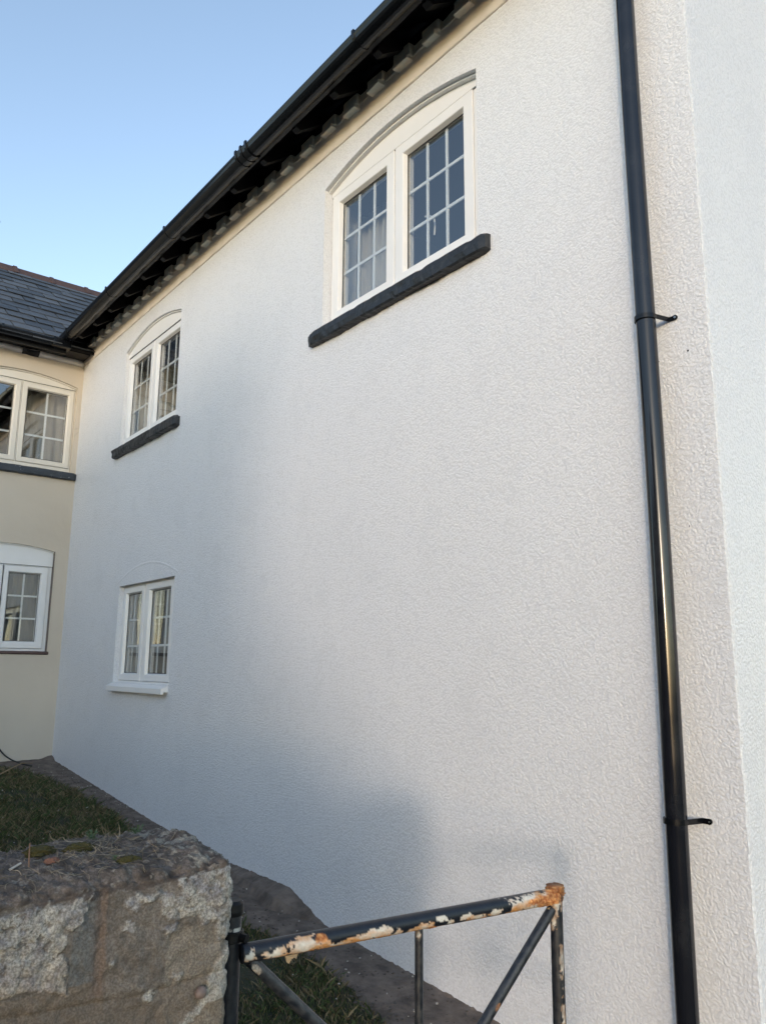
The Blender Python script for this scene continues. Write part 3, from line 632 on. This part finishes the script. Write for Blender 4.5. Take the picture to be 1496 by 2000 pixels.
def stone_point(p):
    r = .028; q = Vector((max(SX0+r, min(SX1-r, p.x)), max(SY0+r, min(SY1-r, p.y)), max(SZ0+r, min(SZ1-r, p.z)))); n = (p-q)
    n = n.normalized() if n.length > 1e-9 else Vector((0, 0, 1)); b = q+n*r
    front = n.x > .6; topf = n.z > .5; end = n.y > .6
    kz = max(0, min(1, (b.z+.46)/.09)); kz = kz*kz*(3-2*kz); b.z -= .020*((b.x-(SX0+SX1)/2)/.17)**2*kz
    # crown line wanders along the wall
    b.z += kz*(.006*noise.noise(Vector((b.y*7, 0, 0)))-.018*max(0, min(1, (-1.9-b.y)/.2))*(.3+.7*max(0, min(1, (-1.55-b.x)/.1))))
    d = .006*N(b, 14)+.004*N(b, 45, 3); col = Vector((.232, .208, .182))*(1+.35*N(b, 30, 7)+.25*N(b, 110, 77)); y, z = b.y, b.z
    if front or (n.x > .2 and end):
        jn = .006*N(b, 38, 11)+.0035*N(b, 120, 13)
        patch = min(npoly(LP, y, z), npoly(RP, y, z), npoly(MP, y, z)) + jn
        strip = npoly(LS, y, z)+jn*.8
        for by_, bz_, br_ in BL: patch = min(patch, math.hypot(y-by_, z-bz_)-br_+jn*1.6)
        w = max(0, min(1, .5-patch/.0016)); holes = N(b, 60, 21)+.6*N(b, 160, 5)
        if holes > .42: w *= .25
        grey = Vector((.20, .205, .20)); tan = Vector((.30, .265, .22))
        if -1.965 < y < -1.925 and z > -.54: col = grey*(1+.3*N(b, 50, 2))
        if z < -.455-.25*(y+1.80) and y > -1.80: col = tan*(1+.18*N(b, 40, 2))*1.0
        if z < -.522 and y < -1.9: col = Vector((.24, .20, .16))*(1+.2*N(b, 40, 2))
        g = math.exp(-((y+1.917+.01*(z+.45))/.011)**2)*(1 if z > -.545 else 0)
        d -= .005*g; col = col.lerp(Vector((.24, .188, .155)), min(1, g*1.3))
        d += .004*math.exp(-((y+1.909+.006*(z+.45))/.0035)**2)*(1 if z > -.545 else 0)
        # bedding joint under the course
        zl = -.549-.010*math.sin((y+2)*9); L2 = math.exp(-((z-zl)/.006)**2); d -= .004*L2
        if z < zl: d -= .004; col = col.lerp(Vector((.22, .185, .15)), .6)
        if z < -.60: col *= .95
        if w > 0:
            cw = Vector((.54, .52, .47)).lerp(Vector((.27, .27, .30)), max(0, min(.85, .25+1.1*N(b, 26, 15)+.5*N(b, 90, 8))))*(1+.28*N(b, 55, 9)+.2*N(b, 170, 4)); warm = max(0, min(1, (-z-.46)*12)) if y < -1.9 else 0
            cw = cw.lerp(Vector((.52, .41, .31)), warm*.6); col = col.lerp(cw, w); d += w*(.0042+.003*N(b, 70, 31)) if patch > -.05 else 0
        if strip < 0:
            ws = min(1, -strip/.0012); col = col.lerp(Vector((.50, .48, .43))*(1+.15*N(b, 60, 2)) if z > -.60 or strip > -.012 else Vector((.30, .255, .20))*(1+.3*N(b, 60, 2)), ws); d += ws*.006
        if z > -.392+.012*N(b, 20, 40) and w < .5: col = col.lerp(Vector((.12, .10, .092))*(1+.5*N(b, 50, 1)), .9); d += .003*N(b, 80, 6)
    if topf or (not front and not end):
        col = Vector((.15, .128, .115))*(1+.7*N(b, 40, 17)+.5*N(b, 130, 3)); d += .007*N(b, 30, 8)+.004*N(b, 90, 9)
        if N(b, 60, 66) > .45: col = Vector((.30, .27, .235))
        if y > -1.76 and N(b, 45, 55) > .12: col = Vector((.36, .335, .285))*(1+.3*N(b, 90, 1))
    col = Vector([max(.02, min(.75, c)) for c in col])
    return b+n*d, col
def axis(a, b, fine0, fine1, hf, hc):
    out = [a]; x_ = a
    while x_ < b-1e-6:
        x_ = min(b, x_+(hf if fine0 <= x_ < fine1 else hc)); out.append(x_)
    return out
ys = axis(SY0, SY1, -2.16, 9, .0032, .03); zs = axis(SZ0, SZ1, -.68, 9, .0032, .03); xs = axis(SX0, SX1, SX0, 9, .0045, .0045)
idx = {}; V = []; F = []; CO = []
def vid(p):
    k = (round(p[0], 5), round(p[1], 5), round(p[2], 5))
    if k not in idx:
        q, c = stone_point(Vector(p)); idx[k] = len(V); V.append(q); CO.append((*c, 1))
    return idx[k]
for i in range(len(ys)-1):
    for j in range(len(zs)-1):
        F.append((vid((SX1, ys[i], zs[j])), vid((SX1, ys[i+1], zs[j])), vid((SX1, ys[i+1], zs[j+1])), vid((SX1, ys[i], zs[j+1]))))
        if ys[i] < -2.2: F.append((vid((SX0, ys[i], zs[j])), vid((SX0, ys[i], zs[j+1])), vid((SX0, ys[i+1], zs[j+1])), vid((SX0, ys[i+1], zs[j]))))
    for j in range(len(xs)-1):
        F.append((vid((xs[j], ys[i], SZ1)), vid((xs[j+1], ys[i], SZ1)), vid((xs[j+1], ys[i+1], SZ1)), vid((xs[j], ys[i+1], SZ1))))
for i in range(len(xs)-1):
    for j in range(len(zs)-1):
        F.append((vid((xs[i], SY1, zs[j])), vid((xs[i], SY1, zs[j+1])), vid((xs[i+1], SY1, zs[j+1])), vid((xs[i+1], SY1, zs[j]))))
k0 = [j for j in range(len(zs))]
for i in range(len(ys)-1):
    if ys[i] >= -2.2:
        for j in range(0, len(zs)-1):
            F.append((vid((SX0, ys[i], zs[j])), vid((SX0, ys[i], zs[j+1])), vid((SX0, ys[i+1], zs[j+1])), vid((SX0, ys[i+1], zs[j]))))
me = bpy.data.meshes.new('masonry'); me.from_pydata([tuple(v) for v in V], [], F)
ca = me.color_attributes.new('col', 'FLOAT_COLOR', 'POINT'); ca.data.foreach_set('color', np.array(CO, dtype=np.float32).ravel()); me.materials.append(STONE); me.shade_smooth()
SWB = (-1.6, -2.98, gz(-1.6))
SW = thing('stone_wall', 'weathered low stone garden wall with flaking pale limewash and a mossy top', 'wall', SWB); link('masonry', me, SW)
bm = bmesh.new(); bmesh.ops.create_uvsphere(bm, u_segments=24, v_segments=16, radius=.0105)
for v in bm.verts: v.co = Vector((v.co.x*.8, v.co.y*1.05, v.co.z))*(1+.12*noise.noise(v.co*90)); v.co += Vector((SX1+.004, -1.730, -.580))
fin('rounded_stone', bm, PEB, SW, smooth=True)
def top_z(X, Y): return stone_point(Vector((X, Y, SZ1)))[0].z
# moss cushions, bits and stems lying on the top
def lump(name, X, Y, rx, ry, h, mat, label, cat, group=None, rough=.5, seed=0):
    bm = bmesh.new(); bmesh.ops.create_icosphere(bm, subdivisions=4, radius=1)
    for v in bm.verts:
        q = v.co*3+Vector((seed, 0, 0)); k = 1+rough*noise.noise(q)+rough*.5*noise.noise(q*3); v.co = Vector((v.co.x*rx*k, v.co.y*ry*k, v.co.z*h*k))
    o = fin(name, bm, mat, smooth=True); o.location = (X, Y, top_z(X, Y)+EYE+h*.25); return tag(o, label, cat, group)
lump('moss_cushion', -1.605, -1.972, .018, .026, .010, MOSS, 'olive moss cushion on the stone wall behind the red brick chip', 'moss', 'moss cushions on the stone wall', seed=1)
lump('moss_cushion', -1.575, -1.912, .014, .026, .009, MOSS, 'olive moss cushion on the stone wall, middle of the three', 'moss', 'moss cushions on the stone wall', seed=5)
lump('moss_cushion', -1.482, -1.852, .010, .020, .009, MOSS, 'brownish gold moss cushion on the stone wall, nearest the gate', 'moss', 'moss cushions on the stone wall', seed=9)
lump('brick_chip', -1.535, -1.972, .007, .014, .007, BCHIP, 'small red brick chip lying on the stone wall beside the moss', 'brick chip', rough=.4, seed=3)
bm = bmesh.new(); tube(bm, [(-1.530, -2.043, top_z(-1.53, -2.043)+.002), (-1.546, -2.022, top_z(-1.546, -2.022)+.004)], .0020, 8); tag(fin('pale_stick', bm, CHIP), 'short pale stick lying in the dead stems on the stone wall', 'stick')
bm = bmesh.new(); zt = top_z(-1.53, -2.012); tube(bm, [(-1.53, -2.012, zt-.003), (-1.532, -2.013, zt+.02), (-1.530, -2.014, zt+.041)], [.0016, .0014, .001], 6); tag(fin('upright_twig', bm, TWIG), 'thin brown twig standing upright on the stone wall by the moss', 'twig')
V = []; F = []; CO = []
def stem(p0, length, rad, curl, flat=.35):
    a = random.uniform(0, 6.283); el = random.uniform(0, flat); d = Vector((math.cos(a)*math.cos(el), math.sin(a)*math.cos(el), math.sin(el))); p = Vector(p0); n = 6
    ax = Vector((random.gauss(0, 1), random.gauss(0, 1), random.gauss(0, 1))).normalized(); c = Vector((.30, .26, .20))*random.uniform(.22, .95); st = len(V)
    for i in range(n+1):
        a1 = d.orthogonal().normalized(); b1 = d.cross(a1); rr_ = rad*(1-.6*i/n)
        for k in range(3):
            tt = k*2.094; q = p+(a1*math.cos(tt)+b1*math.sin(tt))*rr_; V.append(tuple(q)); CO.append((*c, 1))
        p = p+d*length/n; d = (Matrix.Rotation(curl/n*random.uniform(.3, 1.7), 3, ax) @ d).normalized()
        zt_ = top_z(min(max(p.x, SX0+.01), SX1-.01), min(p.y, SY1-.01))+.001
        if p.z < zt_: p.z = zt_; d.z = abs(d.z)*.5
    for i in range(n):
        for k in range(3): s_ = st+i*3; F.append((s_+k, s_+(k+1)%3, s_+3+(k+1)%3, s_+3+k))
for _ in range(520):
    Y = random.uniform(-2.13, -1.70); X = random.uniform(SX0+.02, SX1-.012)
    if Y > -1.76 and random.random() < .7: continue
    stem((X, Y, top_z(X, Y)), random.uniform(.006, .034), random.uniform(.0004, .0009), random.gauss(0, 3.0))
for _ in range(80):
    Y = -1.86+random.gauss(0, .05); X = -1.56+random.gauss(0, .05)
    if SX0+.01 < X < SX1-.01 and Y < SY1-.01: stem((X, Y, top_z(X, Y)+.003), random.uniform(.02, .055), random.uniform(.0004, .0010), random.gauss(0, 2.0), .35)
me = bpy.data.meshes.new('dead_stems'); me.from_pydata(V, [], F); ca = me.color_attributes.new('col', 'FLOAT_COLOR', 'POINT'); ca.data.foreach_set('color', np.array(CO, dtype=np.float32).ravel()); me.materials.append(DRY)
tag(link('dead_stems', me), 'tangle of dead dry stems lying over the top of the stone wall', 'dead stems', kind='stuff')
for X, Y, s_, lb in ((-1.71, -1.842, 1, 'small green weed sprouting on the back edge of the stone wall, in the middle'), (-1.735, -1.737, 1.05, 'small green weed sprouting on the back edge of the stone wall, near its end'), (-1.498, -1.872, .5, 'tiny green seedling beside the gold moss cushion on the stone wall')):
    bm = bmesh.new(); z0 = top_z(X, Y)-.004
    for k in range(26):
        a = random.uniform(0, 6.28); h = random.uniform(.006, .022)*s_; rr_ = random.uniform(.002, .014)*s_; c = Vector((X+rr_*math.cos(a), Y+rr_*math.sin(a), z0+h)); L = random.uniform(.004, .007)*s_
        d = Vector((math.cos(a+random.uniform(-.5, .5)), math.sin(a), random.uniform(-.2, .6))).normalized()*L; sd = d.cross(Vector((0, 0, 1))).normalized()*L*.45
        vs = [bm.verts.new(c+q) for q in (-d*.5, sd, d, -sd)]; bm.faces.new(vs)
        tube(bm, [(X, Y, z0), tuple(c)], .0005*s_, 4)
    tag(fin('weed', bm, WEED, normals=False), lb, 'weed')

# ------------------------------------------------------------------ gate and its post
def worn_tube(name, parent, p0, p1, rad, patches, seed, nl=None, rustspots=(), seg=36, bare=0, dirt=0, swell=None):
    """steel tube whose paint has flaked; patches = (u, angle, du, dangle, rust) along and round the tube"""
    p0, p1 = Vector(p0), Vector(p1); L = (p1-p0).length; d = (p1-p0)/L; nl = nl or max(8, int(L/.0025))
    up = Vector((0, 0, 1)) if abs(d.z) < .9 else Vector((0, -1, 0)); a1 = (up-d*up.dot(d)).normalized(); b1 = d.cross(a1); V = []; F = []; CO = []; WR = []
    for i in range(nl+1):
        uu = i/nl
        for k in range(seg):
            th = 2*math.pi*k/seg; nrm = a1*math.cos(th)+b1*math.sin(th); s = uu*L; q = Vector((s*1.0+seed, math.cos(th)*rad*1.6, math.sin(th)*rad*1.6))
            n1 = noise.fractal(q*55, 1, 2, 5); n2 = noise.fractal(q*150+Vector((7, 0, 0)), 1, 2, 3); m_ = -1; ru = 0
            for pu, pa, du, da, rs in patches:
                dd = (th-pa+math.pi) % (2*math.pi)-math.pi; v = 1-math.sqrt(((uu-pu)/du/1.2)**2+(dd/da/1.25)**2)
                if v > m_: m_ = v
                if v > -.3: ru = max(ru, rs*max(0, min(1, 1-abs(v)*1.2)))
            m_ += .75*n1+.25*n2-.02; w = max(0, min(1, m_*9)); black = Vector((.010, .013, .020))*(1+.25*n1); white = Vector((.62, .60, .54))*(1+.12*n2)
            und = max(0, -math.cos(th)) if abs(d.z) < .7 else 0
            rr = max(0, min(1, ru*.9+.45*n1+und*.45-.15+(.35 if w < .95 else 0)*ru)); orange = Vector((.50, .24, .075))*(1+.35*n2); c = black.lerp(white.lerp(orange, rr), w); rad_ = rad-.0006*w
            for pu, pa, du, da in rustspots:
                dd = (th-pa+math.pi) % (2*math.pi)-math.pi; v = 1-math.sqrt(((uu-pu)/du)**2+(dd/da)**2)+.35*n1
                if v > 0:
                    rv = min(1, v*4); c = c.lerp(Vector((.30, .095, .03)).lerp(Vector((.55, .27, .10)), max(0, min(1, .5+1.6*n2)))*(1+.5*n1), rv); rad_ += rv*.0022*(n2+.4*n1); w = max(w, rv)
            if dirt: c = c.lerp(Vector((.045, .047, .05)), dirt*max(0, min(1, .5+n1)))
            if swell: rad_ += swell(uu, th, n1, n2)
            V.append(tuple(p0+d*s+nrm*rad_)); CO.append((*[max(0, v_) for v_ in c], 1)); WR.append((w, w, w, 1))
    for i in range(nl):
        for k in range(seg): a = i*seg+k; b = i*seg+(k+1)%seg; F.append((a, b, b+seg, a+seg))
    F.append(tuple(range(seg))[::-1]); F.append(tuple(nl*seg+k for k in range(seg)))
    me = bpy.data.meshes.new(name); me.from_pydata(V, [], F)
    for nm, dat in (('col', CO), ('wear', WR)):
        ca = me.color_attributes.new(nm, 'FLOAT_COLOR', 'POINT'); ca.data.foreach_set('color', np.array(dat, dtype=np.float32).ravel())
    me.materials.append(RUST); me.shade_smooth(); return link(name, me, parent)
# post beside the stone wall end, rail from the hinge to the free corner
def cray(px, py, depth):
    return f*depth+r2*(px-748)/1537.8*depth-u2*(py-1000)/1537.8*depth+Vector((0, -2.4437, 0))
PO = Vector((-1.566, -1.592, 0))
GP = thing('gate_post', 'black painted round steel gate post standing against the end of the stone wall', 'post', (PO.x, PO.y, gz(PO.x)))
worn_tube('shaft', GP, (PO.x, PO.y, gz(PO.x)-.05), (PO.x, PO.y, -.505), .0205,
          [(.97, 1.6, .004, .5, .2), (.56, 4.0, .004, .25, .1), (.62, 3.4, .01, .12, .1), (.70, 4.4, .006, .2, .1)], 3.3, nl=360, dirt=.5)
bm = bmesh.new(); tube(bm, [(PO.x, PO.y, -.508), (PO.x, PO.y, -.500), (PO.x, PO.y, -.486), (PO.x, PO.y, -.480)], [.0235, .0245, .0235, .018], 28); fin('post_cap', bm, RUST if False else TIM, GP, smooth=False)
H = Vector((-1.5335, -1.5742, -.5765)); E_ = Vector((-1.3985, -.7700, -.5690)); GD = (E_-H)
def gp(u_, z): p = H+GD*u_; return (p.x, p.y, z)
GT = thing('metal_gate', 'black tubular steel garden gate with rusty flaking top rail', 'gate', (gp(.5, 0)[0], gp(.5, 0)[1], gz(-1.46)))
fr_ = 1.2     # angle on the tube that faces the camera side
# angles: 0 = up; the side facing the viewer is found from b1 = d x a1
dG = GD.normalized(); a1 = (Vector((0,0,1))-dG*dG.z).normalized(); b1 = dG.cross(a1); sg = 1 if b1.x > 0 else -1
A = lambda a: (a*sg) % (2*math.pi)
worn_tube('top_rail', GT, H-GD*.012, E_, .0188, [
    (.015, A(1.7), .012, .6, .5), (.085, A(2.0), .030, .55, .5), (.165, A(1.9), .045, .95, .75), (.25, A(2.5), .05, .6, .9), (.335, A(2.2), .04, .55, .6), (.375, A(1.9), .035, .7, .35), (.43, A(2.5), .018, .4, .4),
    (.52, A(2.3), .028, .55, .8), (.48, A(2.5), .02, .4, .7), (.575, A(1.5), .018, .30, .05), (.60, A(2.1), .010, .25, .1), (.655, A(1.8), .022, .25, .1), (.70, A(2.2), .028, .4, .75), (.76, A(2.0), .018, .40, .1), (.30, A(3.1), .12, .5, 1), (.55, A(3.1), .08, .4, 1),
    (.90, A(1.6), .085, 1.0, .35), (.93, A(2.5), .09, .9, .9), (.985, A(1.2), .05, 1.6, 1)], 1.7, nl=420,
    rustspots=[(.205, A(1.1), .022, .55), (.955, A(1.7), .085, .75), (.99, A(1.2), .045, 1.8), (.98, A(2.8), .05, 1.2), (.545, A(2.7), .02, .4)])
es = worn_tube('end_post', GT, (E_.x, E_.y, -1.40), (E_.x+.001, E_.y, -.545), .0160,
    [(.965, A(1.2), .05, 1.5, .8), (.92, 1.9+math.pi, .03, .6, .6)], 5.1, nl=380, dirt=.6,
    rustspots=[(.99, 0, .04, 9)], swell=lambda uu, th, n1, n2: .006*max(0, min(1, (uu-.955)/.02))*(1+1.2*n2+n1))
# find the end post's viewer side and give it its long worn strips
bpy.data.objects.remove(es)
a1p = (Vector((0,-1,0))-Vector((.0012,0,1))*0).normalized(); bp = Vector((0,0,1)).cross(a1p)
def PA(az):   # world azimuth direction -> angle on vertical tubes
    v = Vector((math.cos(az), math.sin(az), 0)); return math.atan2(v.dot(bp), v.dot(a1p)) % (2*math.pi)
vw = math.atan2(-2.44-E_.y, 0-E_.x)   # direction to the viewer
worn_tube('end_post', GT, (E_.x, E_.y, -1.40), (E_.x+.001, E_.y, -.543), .0160,
    [(.955, PA(vw-.2), .035, 1.1, .8), (.91, PA(vw-.45), .03, .45, .8), (.80, PA(vw+.75), .035, .38, .75), (.775, PA(vw+.85), .02, .15, .3), (.62, PA(vw+.75), .07, .33, .8), (.52, PA(vw+.95), .10, .42, .7), (.42, PA(vw+1.0), .12, .3, .6), (.84, PA(vw-1.5), .08, .25, .7)], 5.1, nl=380, dirt=.6,
    rustspots=[(1.0, PA(vw), .05, 9)], swell=lambda uu, th, n1, n2: .0045*max(0, min(1, (uu-.955)/.02))*(1+1.5*n2+1.2*n1))
worn_tube('middle_bar', GT, gp(.505, -1.37), gp(.505, -.588), .0095, [(.985, PA(vw), .008, .6, .8)], 8.8, nl=300, dirt=.9)
worn_tube('diagonal_brace', GT, gp(.012, -.592), gp(.49, -.965), .0125, [(.03, 2, .02, .5, .2)], 12.8, nl=240, dirt=.9)
worn_tube('diagonal_brace', GT, gp(.985, -.598), gp(.52, -.985), .0125, [(.62, 4.6, .012, .4, .9)], 15.8, nl=240, dirt=.7, rustspots=[(.48, 1.5, .02, .5), (.48, 4.6, .02, .5)])
worn_tube('middle_rail', GT, gp(0, -.985), gp(1, -.985), .0125, [], 19, nl=160, dirt=.7)
worn_tube('bottom_rail', GT, gp(0, -1.36), gp(1, -1.36), .0160, [], 22, nl=160, dirt=.7)
for z0_ in (-.548, -1.2):
    bm = bmesh.new()
    c = Vector((PO.x, PO.y, z0_)); n = 22
    pr = [(.0225, -.011), (.0255, -.009), (.0255, .009), (.0225, .011)]
    rings = [[bm.verts.new(c+Vector((R_*math.cos(t), R_*math.sin(t), h_))) for R_, h_ in pr] for t in [2*math.pi*k_/n for k_ in range(n)]]
    for a_, b_ in zip(rings, rings[1:]+rings[:1]):
        for k_ in range(3): bm.faces.new((a_[k_], b_[k_], b_[k_+1], a_[k_+1]))
    tube(bm, [(PO.x+.015, PO.y+.008, z0_), (H.x+.002, H.y, z0_-.002)], .009, 10)
    fin('hinge', bm, TIM, GT)
bm = bmesh.new()     # loose flakes of paint hanging under the rail
for u_, s_, dz in ((.118, .015, -.0165), (.965, .006, -.022)):
    p = H+GD*u_+Vector((.006, 0, dz)); k = 9; vs = []
    for q in range(k):
        a_ = math.pi*q/(k-1); vs.append(bm.verts.new(p+dG*(math.cos(a_)*s_)+Vector((0, 0, -math.sin(a_)*s_*random.uniform(.45, 1.25)))+Vector((random.uniform(-.002, .002), 0, 0))))
    bm.faces.new(vs); o = fin('paint_flake', bm, STALK, GT); md = o.modifiers.new('t', 'SOLIDIFY'); md.thickness = .001; bm = bmesh.new()
bm.free()

# ------------------------------------------------------------------ neighbouring house across the way (behind the viewer)
def gpt(X, z, dist): return Vector((X, 0, z))+SD*dist
NB = thing('neighbour_house', 'plain brick house with a lean-to across the way, behind the viewer', 'house', (-2, -12, -1.6))
yN = -8.0
bm = bmesh.new(); box(bm, -9.5, -2.0, yN-6, yN-.3, -1.7, 2.35); box(bm, -1.999, 1.85, yN-6, yN, -1.7, 3.2); box(bm, 1.851, 3.10, yN-4, yN-.1, -1.7, .55)
a_ = [bm.verts.new((X, yN-4, Z)) for X, Z in ((1.851, .551), (3.10, .551), (1.851, 1.32))]; b_ = [bm.verts.new((X, yN-.1, Z)) for X, Z in ((1.851, .551), (3.10, .551), (1.851, 1.32))]; bm.faces.new(a_); bm.faces.new(b_[::-1])
fin('wall', bm, BRICK, NB)
bm = bmesh.new(); box(bm, -9.58, -2.05, yN-6.08, yN-.22, 2.351, 2.43, .01); fin('parapet_coping', bm, MORT, NB)
bm = bmesh.new(); box(bm, -2.05, 1.92, yN-6.08, yN+.07, 3.201, 3.28, .01); fin('parapet_coping', bm, MORT, NB)
bm = bmesh.new(); vs = [bm.verts.new(p) for p in ((1.852, yN-.05, 1.38), (3.2, yN-.05, .52), (3.2, yN-4.1, .52), (1.852, yN-4.1, 1.38))]; bm.faces.new(vs); o = fin('lean_to_roof', bm, SLATE, NB); md = o.modifiers.new('t', 'SOLIDIFY'); md.thickness = .05
for X, Z, yN in ((-7, -.6, -8.3), (-4, -.6, -8.3), (-.2, -.6, -8.0), (-.2, 1.6, -8.0), (-7, 1.0, -8.3), (-4, 1.0, -8.3)):
    if True:
        bm = bmesh.new(); ring(bm, X-.6, X+.6, Z, Z+1.1, .07, yN+.002, yN+.03); wn_ = fin('window', bm, UPVC, NB); bm = bmesh.new(); box(bm, X-.53, X+.53, yN+.004, yN+.012, Z+.07, Z+1.03); fin('pane', bm, GASK, wn_)

# leafy block added out of view, left and behind, to shade the lower-left wall
HG = thing('added_shade_hedge', 'unseen block of dark leaves added to shade the lower left of the white wall', 'added_shade_hedge', (-5.1, -5.4, gz(-5)))
V = []; F = []; CO = []
for _ in range(26000):
    X = random.uniform(-8.0, -2.2); side = random.random()
    if side < .55: Y = -5.0+random.gauss(0, .05); Z = random.uniform(-1.5, .7)
    elif side < .8: Y = random.uniform(-5.8, -5.0); Z = .7+random.gauss(0, .06)
    else: Y = random.uniform(-5.8, -5.0); Z = random.uniform(-1.5, .7); X = -2.2+random.gauss(0, .05)
    b_ = .12*noise.noise(Vector((X*1.3, Y*2, Z*1.3))); c = Vector((X+b_, Y+b_, Z+b_)); a_ = Vector((random.gauss(0, 1), random.gauss(0, 1), random.gauss(0, 1))).normalized(); q = a_.orthogonal().normalized(); s_ = random.uniform(.02, .045); i = len(V)
    V += [tuple(c-a_*s_), tuple(c+q*s_*.4), tuple(c+a_*s_), tuple(c-q*s_*.4)]; F.append((i, i+1, i+2, i+3)); k = random.uniform(.5, 1.4); CO += [(.035*k, .06*k, .02*k, 1)]*4
me = bpy.data.meshes.new('foliage'); me.from_pydata(V, [], F); ca = me.color_attributes.new('col', 'FLOAT_COLOR', 'POINT'); ca.data.foreach_set('color', np.array(CO, dtype=np.float32).ravel()); me.materials.append(GRASS); link('foliage', me, HG)
bm = bmesh.new(); box(bm, -7.9, -2.3, -5.7, -5.1, -1.6, .6); fin('blocker_core', bm, TWIG, HG)
